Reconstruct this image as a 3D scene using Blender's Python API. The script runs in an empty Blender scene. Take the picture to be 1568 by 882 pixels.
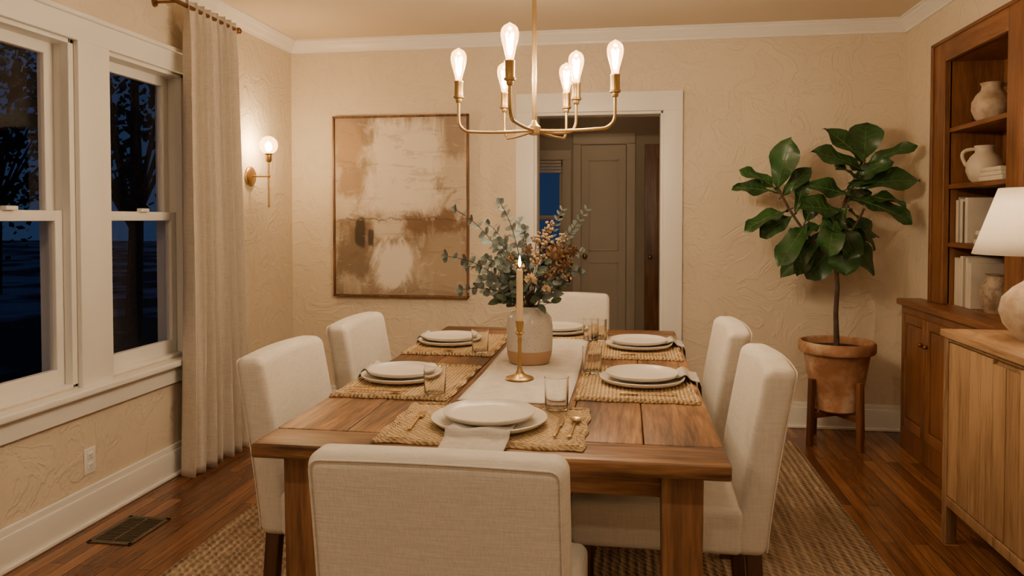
import bpy, math, random
from mathutils import Vector, Matrix, noise
random.seed(7)
S=bpy.context.scene
COL=S.collection
# ------------------------------------------------------------------ node helpers
class NT:
    def __init__(s,name):
        s.m=bpy.data.materials.new(name); s.m.use_nodes=True
        s.t=s.m.node_tree; s.t.nodes.clear()
        s.out=s.n('ShaderNodeOutputMaterial')
    def n(s,typ,**kw):
        x=s.t.nodes.new(typ)
        for k,v in kw.items(): setattr(x,k,v)
        return x
    def l(s,a,b): s.t.links.new(a,b)
    def set(s,sock,v):
        if isinstance(v,bpy.types.NodeSocket): s.l(v,sock)
        elif isinstance(v,(tuple,list)) and len(v)==3 and sock.type=='RGBA': sock.default_value=(*v,1)
        else: sock.default_value=v
    def coord(s,kind='Object',scale=(1,1,1),rot=(0,0,0),loc=(0,0,0)):
        c=s.n('ShaderNodeTexCoord'); m=s.n('ShaderNodeMapping')
        s.l(c.outputs[kind],m.inputs[0]); m.inputs['Scale'].default_value=scale
        m.inputs['Rotation'].default_value=rot; m.inputs['Location'].default_value=loc
        return m.outputs[0]
    def noise(s,vec,scale=5,detail=3,rough=.55,dist=0):
        x=s.n('ShaderNodeTexNoise'); s.l(vec,x.inputs['Vector'])
        x.inputs['Scale'].default_value=scale;x.inputs['Detail'].default_value=detail
        x.inputs['Roughness'].default_value=rough;x.inputs['Distortion'].default_value=dist
        return x.outputs[0]
    def math(s,op,a,b=0,clamp=False):
        x=s.n('ShaderNodeMath',operation=op); x.use_clamp=clamp
        s.set(x.inputs[0],a); s.set(x.inputs[1],b); return x.outputs[0]
    def ramp(s,fac,stops):
        x=s.n('ShaderNodeValToRGB'); e=x.color_ramp.elements
        while len(e)<len(stops): e.new(.5)
        for i,(p,c) in enumerate(stops):
            e[i].position=p; e[i].color=(*c,1) if len(c)==3 else c
        s.l(fac,x.inputs[0]); return x.outputs[0]
    def mix(s,fac,a,b,mode='MIX'):
        x=s.n('ShaderNodeMix',data_type='RGBA',blend_type=mode)
        s.set(x.inputs[0],fac); s.set(x.inputs[6],a); s.set(x.inputs[7],b); return x.outputs[2]
    def bump(s,h,strength=.3,dist=.01,normal=None):
        x=s.n('ShaderNodeBump'); x.inputs['Strength'].default_value=strength
        x.inputs['Distance'].default_value=dist; s.l(h,x.inputs['Height'])
        if normal: s.l(normal,x.inputs['Normal'])
        return x.outputs[0]
    def bsdf(s,col,rough=.5,metal=0,normal=None,**kw):
        x=s.n('ShaderNodeBsdfPrincipled')
        s.set(x.inputs['Base Color'],col); s.set(x.inputs['Roughness'],rough); s.set(x.inputs['Metallic'],metal)
        if normal: s.l(normal,x.inputs['Normal'])
        for k,v in kw.items(): s.set(x.inputs[k],v)
        s.l(x.outputs[0],s.out.inputs[0]); return x
def simple(name,col,rough=.5,metal=0,ns=8,amt=.08,bs=60,bstr=0,bd=.002,**kw):
    t=NT(name); c=t.coord()
    f=t.noise(c,ns,2)
    dark=tuple(x*(1-amt) for x in col); lite=tuple(min(1,x*(1+amt)) for x in col)
    cc=t.ramp(f,[(.3,dark),(.7,lite)])
    nb=t.bump(t.noise(c,bs,2),bstr,bd) if bstr>0 else None
    t.bsdf(cc,rough,metal,nb,**kw); return t.m
def wood(name,dark,mid,lite,axis='Y',sc=1.0,rough=.45,island=.35,bstr=0,lo=.32,hi=.68,knots=False):
    t=NT(name)
    s={'X':(1.0,12,12),'Y':(12,1.0,12),'Z':(12,12,1.0)}[axis]
    g=t.n('ShaderNodeNewGeometry')
    off=t.n('ShaderNodeVectorMath',operation='SCALE'); 
    cmb=t.n('ShaderNodeCombineXYZ')
    for i in range(3): t.l(g.outputs['Random Per Island'],cmb.inputs[i])
    t.l(cmb.outputs[0],off.inputs[0]); off.inputs[3].default_value=17.0
    tc=t.n('ShaderNodeTexCoord'); ad=t.n('ShaderNodeVectorMath',operation='ADD')
    t.l(tc.outputs['Object'],ad.inputs[0]); t.l(off.outputs[0],ad.inputs[1])
    mp=t.n('ShaderNodeMapping'); t.l(ad.outputs[0],mp.inputs[0]); mp.inputs['Scale'].default_value=tuple(x*sc for x in s)
    n1=t.noise(mp.outputs[0],1.3,4,.65,1.2); n2=t.noise(mp.outputs[0],7.0,2,.6,.2)
    n3=t.noise(ad.outputs[0],2.2,2)
    f=t.math('ADD',t.math('MULTIPLY',n1,.6),t.math('MULTIPLY',n2,.4))
    f=t.math('ADD',f,t.math('MULTIPLY',t.math('SUBTRACT',n3,.5),.45))
    f=t.math('ADD',f,t.math('MULTIPLY',t.math('SUBTRACT',g.outputs['Random Per Island'],.5),island))
    c=t.ramp(f,[(lo,dark),(.5,mid),(hi,lite)])
    if knots:
        mk=t.n('ShaderNodeMapping'); t.l(ad.outputs[0],mk.inputs[0])
        mk.inputs['Scale'].default_value={'X':(2.6,6,6),'Y':(6,2.6,6),'Z':(6,6,2.6)}[axis]
        vo=t.n('ShaderNodeTexVoronoi'); t.l(mk.outputs[0],vo.inputs['Vector']); vo.inputs['Scale'].default_value=1.0
        kd=t.math('ADD',vo.outputs['Distance'],t.math('MULTIPLY',n2,.06))
        c=t.mix(t.ramp(kd,[(.07,(.85,.85,.85)),(.15,(0,0,0))]),c,tuple(x*.35 for x in dark))
    t.bsdf(c,rough,0,t.bump(n2,bstr,.002) if bstr>0 else None); return t.m
def emit(name,col,st):
    t=NT(name); e=t.n('ShaderNodeEmission'); e.inputs[1].default_value=st
    e.inputs[0].default_value=(*col,1); t.l(e.outputs[0],t.out.inputs[0]); return t.m

# ------------------------------------------------------------------ mesh builder
class MB:
    def __init__(s): s.v=[];s.f=[];s.m=[];s.s=[]
    def add(s,vs,fs,mi=0,smooth=False,M=None):
        o=len(s.v)
        for p in vs:
            p=Vector(p)
            if M is not None: p=M@p
            s.v.append(p)
        for f in fs: s.f.append([i+o for i in f]); s.m.append(mi); s.s.append(smooth)
    def box(s,x0,x1,y0,y1,z0,z1,mi=0,M=None):
        vs=[(x0,y0,z0),(x1,y0,z0),(x1,y1,z0),(x0,y1,z0),(x0,y0,z1),(x1,y0,z1),(x1,y1,z1),(x0,y1,z1)]
        s.add(vs,[(0,3,2,1),(4,5,6,7),(0,1,5,4),(1,2,6,5),(2,3,7,6),(3,0,4,7)],mi,False,M)
    def rb(s,x0,x1,y0,y1,z0,z1,r=.004,mi=0,K=2,n=(1,1,1),fn=None,M=None):
        c=((x0+x1)/2,(y0+y1)/2,(z0+z1)/2); h=(abs(x1-x0)/2,abs(y1-y0)/2,abs(z1-z0)/2)
        r=min(r,*[q*.98 for q in h])
        ax=[]
        for k in range(3):
            pos=[h[k]-r+r*math.tan(math.pi/4*i/K) for i in range(K+1)]
            neg=[-p for p in reversed(pos)]
            mid=[-(h[k]-r)+2*(h[k]-r)*j/n[k] for j in range(1,n[k])]
            ax.append(neg+mid+pos)
        idx={};vs=[];fs=[]
        def vid(p):
            key=tuple(round(q,7) for q in p)
            if key not in idx:
                inner=Vector([max(-(h[k]-r),min(h[k]-r,p[k])) for k in range(3)])
                d=Vector(p)-inner
                q=inner+d.normalized()*r if d.length>1e-9 else inner
                q=q+Vector(c)
                if fn: q=Vector(fn(q))
                idx[key]=len(vs); vs.append(q)
            return idx[key]
        for k in range(3):
            a,b=[(1,2),(2,0),(0,1)][k]
            for sg in (-1,1):
                for i in range(len(ax[a])-1):
                    for j in range(len(ax[b])-1):
                        q=[]
                        for (ii,jj) in ((i,j),(i+1,j),(i+1,j+1),(i,j+1)):
                            p=[0,0,0];p[k]=sg*h[k];p[a]=ax[a][ii];p[b]=ax[b][jj];q.append(vid(p))
                        if sg<0:q.reverse()
                        fs.append(q)
        s.add(vs,fs,mi,True,M)
    def lathe(s,prof,seg=32,mi=0,M=None,smooth=True,fn=None):
        vs=[];fs=[];n=len(prof)
        for (r,z) in prof:
            for i in range(seg):
                a=2*math.pi*i/seg; p=Vector((max(r,.0001)*math.cos(a),max(r,.0001)*math.sin(a),z))
                if fn:p=fn(p)
                vs.append(p)
        for j in range(n-1):
            for i in range(seg):
                k=(i+1)%seg; fs.append((j*seg+i,j*seg+k,(j+1)*seg+k,(j+1)*seg+i))
        fs.append(tuple(reversed(range(seg)))); fs.append(tuple(range((n-1)*seg,n*seg)))
        s.add(vs,fs,mi,smooth,M)
    def tube(s,pts,r=.01,seg=10,mi=0,M=None):
        pts=[Vector(p) for p in pts]; n=len(pts)
        rs=r if isinstance(r,(list,tuple)) else [r]*n
        vs=[];fs=[];prev=None
        for i,p in enumerate(pts):
            t=(pts[min(i+1,n-1)]-pts[max(i-1,0)]).normalized()
            if prev is None:
                up=Vector((0,0,1)) if abs(t.z)<.9 else Vector((1,0,0))
                a=t.cross(up).normalized()
            else:
                a=prev-t*prev.dot(t); a.normalize()
            prev=a; b=t.cross(a)
            for k in range(seg):
                th=2*math.pi*k/seg; vs.append(p+(a*math.cos(th)+b*math.sin(th))*rs[i])
        for j in range(n-1):
            for i in range(seg):
                k=(i+1)%seg; fs.append((j*seg+i,j*seg+k,(j+1)*seg+k,(j+1)*seg+i))
        fs.append(tuple(reversed(range(seg)))); fs.append(tuple(range((n-1)*seg,n*seg)))
        s.add(vs,fs,mi,True,M)
    def sphere(s,c,r,mi=0,seg=16,rings=10,sc=(1,1,1)):
        prof=[(r*math.sin(math.pi*i/rings),-r*math.cos(math.pi*i/rings)) for i in range(rings+1)]
        s.lathe(prof,seg,mi,Matrix.Translation(c)@Matrix.Diagonal((*sc,1)))
    def grid(s,fn,nu,nv,mi=0,thick=None):
        vs=[fn(i/nu,j/nv) for j in range(nv+1) for i in range(nu+1)]
        fs=[(j*(nu+1)+i,j*(nu+1)+i+1,(j+1)*(nu+1)+i+1,(j+1)*(nu+1)+i) for j in range(nv) for i in range(nu)]
        s.add(vs,fs,mi,True)
    def leaf(s,base,d,up,L,W,droop=.1,fold=.15,wide=.6,nu=4,nv=7,mi=0,ruf=0,rib=None):
        base=Vector(base);d=Vector(d).normalized();up=Vector(up);up=(up-d*up.dot(d))
        if up.length<1e-3: up=d.orthogonal()
        up.normalize(); side=d.cross(up)
        ph=random.random()*6
        e=math.log(.5)/math.log(wide)
        def fn(u,v):
            w=W*max(0.03,math.sin(math.pi*min(1,max(0,v))**e))**.62 if 0<v<1 else W*.03
            x=(u-.5)*w
            return base+d*(L*v)-up*(droop*L*v*v)+side*x+up*(abs(u-.5)*2*fold*w+ruf*math.sin(v*11+ph+u*3)*abs(u-.5))
        s.grid(fn,nu,nv,mi)
        if rib is not None:
            s.tube([fn(.5,v)+up*.0012 for v in (0,.2,.4,.6,.8,.95)],[.003,.0028,.0024,.002,.0014,.0006],5,rib)
            for v in (.25,.4,.55,.7,.84):
                for sg in (0,1):
                    s.tube([fn(.5,v)+up*.001,fn(.5+(sg-.5)*.42,min(.95,v+.07))+up*.001,fn(.5+(sg-.5)*.85,min(.97,v+.13))+up*.0008],[.0013,.001,.0005],4,rib)
    def build(s,name,mats,parent=None,loc=(0,0,0),rot=(0,0,0),auto=40,solid=0):
        me=bpy.data.meshes.new(name); me.from_pydata([tuple(p) for p in s.v],[],s.f)
        for m in (mats if isinstance(mats,(list,tuple)) else [mats]): me.materials.append(m)
        me.polygons.foreach_set('material_index',s.m); me.polygons.foreach_set('use_smooth',s.s)
        me.update()
        if any(s.s):
            try: me.set_sharp_from_angle(angle=math.radians(auto))
            except Exception: pass
        o=bpy.data.objects.new(name,me); COL.objects.link(o)
        o.location=loc;o.rotation_euler=rot
        if parent:o.parent=parent
        if solid:
            md=o.modifiers.new('s','SOLIDIFY');md.thickness=solid;md.offset=0
        return o
def empty(name,loc=(0,0,0),rot=(0,0,0)):
    o=bpy.data.objects.new(name,None);COL.objects.link(o);o.location=loc;o.rotation_euler=rot
    o.empty_display_size=.1;return o
def light(name,loc,power,col=(1,.72,.42),r=.02,parent=None,typ='POINT',rot=(0,0,0),size=.15):
    d=bpy.data.lights.new(name,typ);d.energy=power;d.color=col
    if typ=='AREA': d.shape='DISK';d.size=size
    else: d.shadow_soft_size=r
    o=bpy.data.objects.new(name,d);COL.objects.link(o);o.location=loc;o.rotation_euler=rot
    if parent:o.parent=parent
    return o
def bez(p0,p1,p2,n=10):
    p0,p1,p2=Vector(p0),Vector(p1),Vector(p2)
    return [p0*(1-t)**2+p1*2*t*(1-t)+p2*t*t for t in [i/n for i in range(n+1)]]

# ------------------------------------------------------------------ materials
def plaster(name,col,bst=.5):
    t=NT(name);c=t.coord()
    n1=t.noise(c,4.5,4,.6,1.2);n2=t.noise(c,26,3,.6,.5)
    d=tuple(x*.97 for x in col);cc=t.ramp(n1,[(.3,d),(.7,col)])
    h=t.math('ADD',t.math('MULTIPLY',t.ramp(n1,[(.44,(0,0,0)),(.5,(1,1,1)),(.56,(.4,.4,.4))]),.6),t.math('MULTIPLY',n2,.45))
    t.bsdf(cc,.68,0,t.bump(h,bst,.010));return t.m
M_wall=plaster('warm_plaster',(.67,.575,.44),.5)
M_ceil=simple('ceiling_paint',(.68,.575,.44),.8,ns=1,amt=.03)
M_white=simple('white_trim_paint',(.80,.775,.73),.4,ns=2,amt=.015)
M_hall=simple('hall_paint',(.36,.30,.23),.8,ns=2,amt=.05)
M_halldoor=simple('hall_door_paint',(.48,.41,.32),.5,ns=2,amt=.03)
# floor
t=NT('oak_floor');c=t.coord(rot=(0,0,math.pi/2))
br=t.n('ShaderNodeTexBrick');t.l(c,br.inputs['Vector'])
br.inputs['Scale'].default_value=1;br.inputs['Brick Width'].default_value=1.1;br.inputs['Row Height'].default_value=.062
br.inputs['Mortar Size'].default_value=.0016;br.offset=.37
br.inputs['Color1'].default_value=(0,0,0,1);br.inputs['Color2'].default_value=(1,1,1,1);br.inputs['Mortar'].default_value=(.5,.5,.5,1)
g=t.coord(scale=(18,1.1,1));n1=t.noise(g,1.3,4,.68,.9);n2=t.noise(g,7,2)
f=t.math('ADD',t.math('MULTIPLY',n1,.55),t.math('MULTIPLY',n2,.28))
f=t.math('ADD',f,t.math('MULTIPLY',br.outputs[0],.28))
cc=t.ramp(f,[(.33,(.060,.021,.008)),(.53,(.160,.061,.021)),(.74,(.29,.13,.05))])
cc=t.mix(br.outputs[1],cc,(.010,.004,.002))
t.bsdf(cc,.27);M_floor=t.m
TD,TM,TL=(.062,.025,.009),(.205,.093,.034),(.38,.198,.082)
M_table=wood('table_oak',TD,TM,TL,'Y',1.0,.42,.22,.35,.35,.65,True)
M_tableX=wood('table_oak_end',TD,TM,TL,'X',1.0,.42,.2,.35,.35,.65,True)
M_tableZ=wood('table_oak_leg',(.06,.024,.010),(.17,.075,.029),(.29,.14,.058),'Z',1.0,.45,.15,.2)
M_book=wood('bookcase_oak',(.10,.038,.013),(.19,.076,.027),(.28,.122,.046),'Z',1.0,.42,.1)
M_bookY=wood('bookcase_oak_shelf',(.10,.038,.013),(.19,.076,.027),(.28,.122,.046),'Y',1.0,.42,.1)
M_side=wood('sideboard_light_oak',(.15,.08,.034),(.29,.168,.078),(.42,.26,.13),'Z',1.0,.5,.18)
M_sideY=wood('sideboard_light_oak_top',(.20,.11,.05),(.35,.205,.098),(.47,.29,.145),'Y',1.0,.5,.1)
M_dark=wood('dark_walnut',(.035,.014,.007),(.07,.028,.013),(.11,.045,.02),'Z',1.0,.4,.1)
def fabric(name,col,sc=900,bst=.3,amt=.06):
    t=NT(name)
    w1=t.noise(t.coord(scale=(1,1,.06)),sc*.35,1);w2=t.noise(t.coord(scale=(.06,.06,1)),sc*.35,1)
    h=t.math('ADD',w1,w2)
    d=tuple(x*(1-amt*2.4) for x in col);l=tuple(min(1,x*(1+amt)) for x in col)
    t.bsdf(t.ramp(t.math('MULTIPLY',h,.5),[(.35,d),(.65,l)]),.9,0,t.bump(h,bst,.002));return t.m
M_chair=fabric('cream_linen_upholstery',(.67,.61,.525),900,.25,.045)
M_curt=fabric('linen_curtain',(.62,.55,.465))
M_nap=fabric('napkin_linen',(.50,.46,.40),1200)
M_run=fabric('runner_linen',(.64,.59,.52),1000)
# jute
def jute(name,c1,c2,c3,main,sm,sx2,ss,sa,wa,bst=1,bd=.005):
    t=NT(name);c=t.coord()
    a=t.n('ShaderNodeTexWave',wave_type='BANDS',bands_direction=main);t.l(c,a.inputs[0]);a.inputs['Scale'].default_value=sm;a.inputs['Distortion'].default_value=.9;a.inputs['Detail'].default_value=1;a.inputs['Detail Scale'].default_value=2
    b=t.n('ShaderNodeTexWave',wave_type='BANDS',bands_direction='DIAGONAL');t.l(c,b.inputs[0]);b.inputs['Scale'].default_value=sx2;b.inputs['Distortion'].default_value=5;b.inputs['Detail'].default_value=2
    st=t.noise(t.coord(scale=ss),1.5,4,.7)
    f=t.math('ADD',t.math('MULTIPLY',t.math('ADD',a.outputs['Fac'],b.outputs['Fac']),wa),t.math('MULTIPLY',st,sa))
    h=t.math('ADD',a.outputs['Fac'],t.math('MULTIPLY',b.outputs['Fac'],.6))
    t.bsdf(t.ramp(f,[(.28,c1),(.47,c2),(.66,c3)]),.9,0,t.bump(h,bst,bd));return t.m
M_rug=jute('jute_rug',(.13,.078,.042),(.30,.205,.125),(.50,.375,.25),'X',9.5,17,(20,1.6,1),.72,.125,1,.009)
M_mat=jute('seagrass_placemat',(.28,.17,.07),(.54,.37,.18),(.72,.54,.31),'Y',24,34,(5,5,1),.5,.22)
M_brass=simple('aged_brass',(.48,.32,.14),.36,1)
M_gold=simple('gold_cutlery',(.75,.52,.25),.25,1)
M_bronze=simple('bronze_rod',(.22,.11,.05),.4,.9)
M_glass=NT('clear_glass');M_glass.bsdf((1,1,1),0,0,None,**{'Transmission Weight':1.0,'IOR':1.4});M_glass=M_glass.m
def pane(name,add=None):
    t=NT(name);fr=t.n('ShaderNodeFresnel')
    g=t.n('ShaderNodeNewGeometry');t.l(t.math('SUBTRACT',1.5,t.math('MULTIPLY',g.outputs['Backfacing'],.83333)),fr.inputs[0])
    tr=t.n('ShaderNodeBsdfTransparent');gl=t.n('ShaderNodeBsdfGlossy');gl.inputs['Roughness'].default_value=.01
    mx=t.n('ShaderNodeMixShader');t.l(fr.outputs[0],mx.inputs[0]);t.l(tr.outputs[0],mx.inputs[1]);t.l(gl.outputs[0],mx.inputs[2])
    o=mx.outputs[0]
    if add:
        e=t.n('ShaderNodeEmission');e.inputs[0].default_value=(*add[0],1);e.inputs[1].default_value=add[1]
        ad=t.n('ShaderNodeAddShader');t.l(o,ad.inputs[0]);t.l(e.outputs[0],ad.inputs[1]);o=ad.outputs[0]
    t.l(o,t.out.inputs[0]);return t.m
M_pane=pane('window_glass');M_bulb=pane('bulb_glass',((1,.47,.13),4.0))
M_fil=emit('filament',(1,.66,.32),300)
M_frost=emit('frosted_globe',(1,.72,.42),14)
# stoneware
def stone(name,c1,spk,rough=.35,sc=260,thr=.72,w=.03,det=1):
    t=NT(name);c=t.coord();n=t.noise(c,sc,det);k=t.ramp(n,[(thr-w,(0,0,0)),(thr,(1,1,1))])
    base=t.ramp(t.noise(c,6,2),[(.3,tuple(x*.93 for x in c1)),(.7,c1)])
    t.bsdf(t.mix(k,base,spk),rough);return t.m
M_plate=stone('stoneware_glaze',(.68,.62,.54),(.5,.42,.33),.3,400,.76)
M_vase=stone('speckled_vase_glaze',(.58,.56,.53),(.25,.2,.15),.25,200,.70)
M_clay=simple('raw_clay',(.45,.29,.17),.8)
M_pot_w=stone('rustic_pottery',(.50,.40,.29),(.32,.22,.14),.65,16,.66,.25,4)
t=NT('aged_terracotta');c=t.coord();n=t.noise(c,4.5,4,.65);k=t.ramp(n,[(.40,(.28,.13,.062)),(.52,(.42,.225,.12)),(.66,(.60,.45,.32))])
t.bsdf(k,.85,0,t.bump(n,.3,.004));M_terra=t.m
M_soil=simple('soil',(.03,.02,.012),1,ns=60,amt=.5,bs=80,bstr=1,bd=.01)
M_fig=simple('fig_leaf_green',(.024,.075,.018),.36,ns=7,amt=.5)
M_rib=simple('fig_leaf_vein',(.09,.18,.05),.5)
M_bark=simple('bark',(.07,.045,.03),.9,ns=30,amt=.3,bs=60,bstr=.6,bd=.004)
M_euc=simple('eucalyptus_leaf',(.125,.160,.150),.55,ns=25,amt=.4)
M_euc2=simple('green_leaf',(.055,.085,.05),.6,ns=25,amt=.3)
M_dry=simple('dried_flower',(.46,.32,.18),.8,ns=60,amt=.4)
M_dryb=simple('dried_pod_brown',(.18,.10,.05),.8,ns=60,amt=.4)
M_cream=simple('cream_flower',(.72,.56,.38),.8,ns=40,amt=.15)
M_candle=simple('candle_wax',(.80,.62,.38),.5)
M_flame=emit('flame',(1,.62,.22),40)
M_blk=simple('black_metal',(.02,.015,.012),.4,.6)
M_vent=simple('vent_bronze',(.12,.09,.06),.5,.5)
t=NT('lamp_shade_linen');c=t.coord();d=t.n('ShaderNodeBsdfDiffuse');tr=t.n('ShaderNodeBsdfTranslucent')
cc=t.ramp(t.noise(c,200,1),[(.3,(.82,.77,.69)),(.7,(.88,.83,.76))]);t.l(cc,d.inputs[0]);t.l(cc,tr.inputs[0])
mx=t.n('ShaderNodeMixShader');mx.inputs[0].default_value=.45;t.l(d.outputs[0],mx.inputs[1]);t.l(tr.outputs[0],mx.inputs[2]);t.l(mx.outputs[0],t.out.inputs[0]);M_shade=t.m
M_bw=simple('book_cover_cream',(.58,.52,.43),.7);M_bg=simple('book_cover_grey',(.30,.27,.23),.7);M_bd=simple('book_cover_dark',(.09,.075,.06),.6)
M_copper=simple('copper_bowl',(.30,.12,.06),.4,.5)

# ------------------------------------------------------------------ room shell
XL,XR,YB,YF,H=-2.36,1.73,5.06,-1.7,2.6
WT=.16
def shell(name,rects,mat,M=None):
    b=MB()
    for r in rects:b.box(*r)
    return b.build(name,mat)
shell('floor',[(XL-WT,XR+.5,YF-WT,YB+2.6,-.1,0)],M_floor)
shell('ceiling',[(XL-WT,XR+.5,YF-WT,YB+WT,H,H+.1)],M_ceil)
W1=(2.30,2.93);W2=(3.13,3.75);WZ=(.62,2.12)
xa,xb=XL-WT,XL
shell('wall_left',[(xa,xb,YF-WT,W1[0],0,H),(xa,xb,W1[0],W2[1],0,WZ[0]),(xa,xb,W1[0],W2[1],WZ[1],H),(xa,xb,W1[1],W2[0],WZ[0],WZ[1]),(xa,xb,W2[1],YB,0,H)],M_wall)
DX=(-.62,.235);DZ=2.06
shell('wall_back',[(XL-WT,DX[0],YB,YB+.14,0,H),(DX[0],DX[1],YB,YB+.14,DZ,H),(DX[1],XR+.5,YB,YB+.14,0,H)],M_wall)
BY=(3.70,4.42);BZ=(.88,2.22);BD=.27
shell('wall_right',[(XR,XR+.4,YF-WT,BY[0],0,H),(XR,XR+.4,BY[1],YB,0,H),(XR,XR+.4,BY[0],BY[1],0,BZ[0]-.03),(XR,XR+.4,BY[0],BY[1],BZ[1],H),(XR+BD+.02,XR+.4,BY[0],BY[1],BZ[0]-.03,BZ[1])],M_wall)
shell('wall_front',[(XL,XR,YF-WT,YF,0,H)],M_wall)
# baseboards
def bb(name,segs):
    b=MB()
    for (x0,x1,y0,y1) in segs:
        b.rb(x0,x1,y0,y1,0,.135,.003);
        if x1-x0<.05:
            if x0<0:b.rb(x0,x1-.007,y0,y1,.13,.165,.004);b.rb(x1-.002,x1+.014,y0,y1,0,.02,.006)
            else:b.rb(x0+.007,x1,y0,y1,.13,.165,.004)
        else:
            b.rb(x0,x1,y0+.007,y1,.13,.165,.004);b.rb(x0,x1,y0-.014,y0+.002,0,.02,.006)
    return b.build(name,M_white)
bb('baseboard_left',[(XL,XL+.022,YF,YB)])
bb('baseboard_back',[(XL,-.745,YB-.022,YB),(.36,XR,YB-.022,YB)])
bb('baseboard_right',[(XR-.022,XR,YF,3.40),(XR-.022,XR,4.755,YB)])
# crown
def crown(name,axis,pos,a0,a1,sg):
    prof=[(0,H-.082),(.010,H-.082),(.013,H-.07),(.024,H-.058),(.038,H-.036),(.050,H-.024),(.056,H-.012),(.065,H-.011),(.065,H),(0,H)]
    b=MB();vs=[]
    for a in (a0,a1):
        for (d,z) in prof:
            vs.append((pos+sg*d,a,z) if axis=='Y' else (a,pos+sg*d,z))
    n=len(prof);fs=[(i,(i+1)%n,n+(i+1)%n,n+i) for i in range(n)]+[tuple(range(n)),tuple(reversed(range(n,2*n)))]
    b.add(vs,fs);return b.build(name,M_white)
crown('trim_1','Y',XL,YF,YB,1);crown('trim_2','X',YB,XL,XR,-1);crown('trim_3','Y',XR,YF,YB,-1)
# door casing
b=MB();cw=.125;y0,y1=YB-.025,YB
b.rb(DX[0]-cw,DX[0],y0,y1,0,DZ+.005,.004);b.rb(DX[1],DX[1]+cw,y0,y1,0,DZ+.005,.004)
b.rb(DX[0]-cw,DX[1]+cw,y0-.002,y1,DZ,DZ+.13,.004)
b.rb(DX[0]-.005,DX[0]+.018,YB-.01,YB+.145,0,DZ,.002);b.rb(DX[1]-.018,DX[1]+.005,YB-.01,YB+.145,0,DZ,.002);b.rb(DX[0],DX[1],YB-.01,YB+.145,DZ-.018,DZ+.004,.002)
b.build('trim_4',M_white)
# windows
def window(name,Y0,Y1,Z0,Z1):
    e=empty(name,(XL,(Y0+Y1)/2,Z0));w=(Y1-Y0)/2;h=Z1-Z0;b=MB()
    b.rb(-WT,.0,-w,-w+.02,0,h,.002);b.rb(-WT,.0,w-.02,w,0,h,.002);b.rb(-WT,.0,-w,w,h-.02,h,.002);b.rb(-WT,.0,-w,w,0,.015,.002)
    mid=.755
    def sash(x,z0,z1,bot,top):
        a=-w+.02;c=w-.02
        b.rb(x-.018,x+.018,a,a+.05,z0,z1,.004);b.rb(x-.018,x+.018,c-.05,c,z0,z1,.004)
        b.rb(x-.018,x+.018,a+.045,c-.045,z0,z0+bot,.004);b.rb(x-.018,x+.018,a+.045,c-.045,z1-top,z1,.004)
    sash(-.10,mid-.035,h-.018,.04,.05);sash(-.058,.014,mid+.01,.07,.045)
    b.rb(-.038,0,-w+.018,-w+.03,0,h,.002);b.rb(-.038,0,w-.03,w-.018,0,h,.002)
    b.rb(-.05,-.02,-.03,.03,mid+.008,mid+.026,.004) # latch
    b.build('frame',M_white,e)
    g=MB()
    for (x,za,zb) in ((-.10,mid,h-.06),(-.058,.08,mid-.03)):
        g.add([(x,-w+.065,za),(x,w-.065,za),(x,w-.065,zb),(x,-w+.065,zb)],[(0,1,2,3)])
    g.build('glass',M_pane,e)
    return e
window('window_1',*W1,*WZ);window('window_2',*W2,*WZ)
b=MB();x0,x1=XL,XL+.024
b.rb(x0,x1,W1[0]-.12,W1[0],WZ[0]-.01,WZ[1],.004);b.rb(x0,x1,W1[1],W2[0],WZ[0]-.01,WZ[1],.004);b.rb(x0,x1,W2[1],W2[1]+.12,WZ[0]-.01,WZ[1],.004)
b.rb(x0,x1,W1[0]-.12,W2[1]+.12,WZ[1]-.002,WZ[1]+.10,.004);b.rb(x0,x1+.015,W1[0]-.13,W2[1]+.13,WZ[1]+.098,WZ[1]+.12,.006)
b.rb(x0-.05,x1+.04,W1[0]-.15,W2[1]+.15,WZ[0]-.04,WZ[0]-.008,.008)
b.rb(x0,x1,W1[0]-.12,W2[1]+.12,WZ[0]-.13,WZ[0]-.04,.004)
b.build('trim_5',M_white)
# outlet
b=MB();b.rb(0,.006,-.035,.035,-.058,.058,.004);b.rb(.004,.009,-.017,.017,.008,.038,.004);b.rb(.004,.009,-.017,.017,-.038,-.008,.004)
for z in (.023,-.023):
    for y in (-.006,.006):b.box(.0088,.0095,y-.001,y+.001,z-.004,z+.006,1)
b.build('wall_outlet',[M_white,M_blk],loc=(XL,2.99,.275))
# floor vent
b=MB();b.box(-.1,.1,-.14,.14,0,.002,1)
for a in ((-.1,-.082),(.082,.1)):b.rb(a[0],a[1],-.14,.14,0,.006,.002)
for a in ((-.14,-.12),(.12,.14)):b.rb(-.1,.1,a[0],a[1],0,.006,.002)
b.rb(-.004,.004,-.13,.13,0,.006,.001)
for i in range(16):
    y=-.115+i*.0153;b.box(-.085,.085,y-.003,y+.003,.001,.005)
b.build('floor_vent',[M_vent,M_blk],loc=(-2.12,2.93,0))

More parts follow.
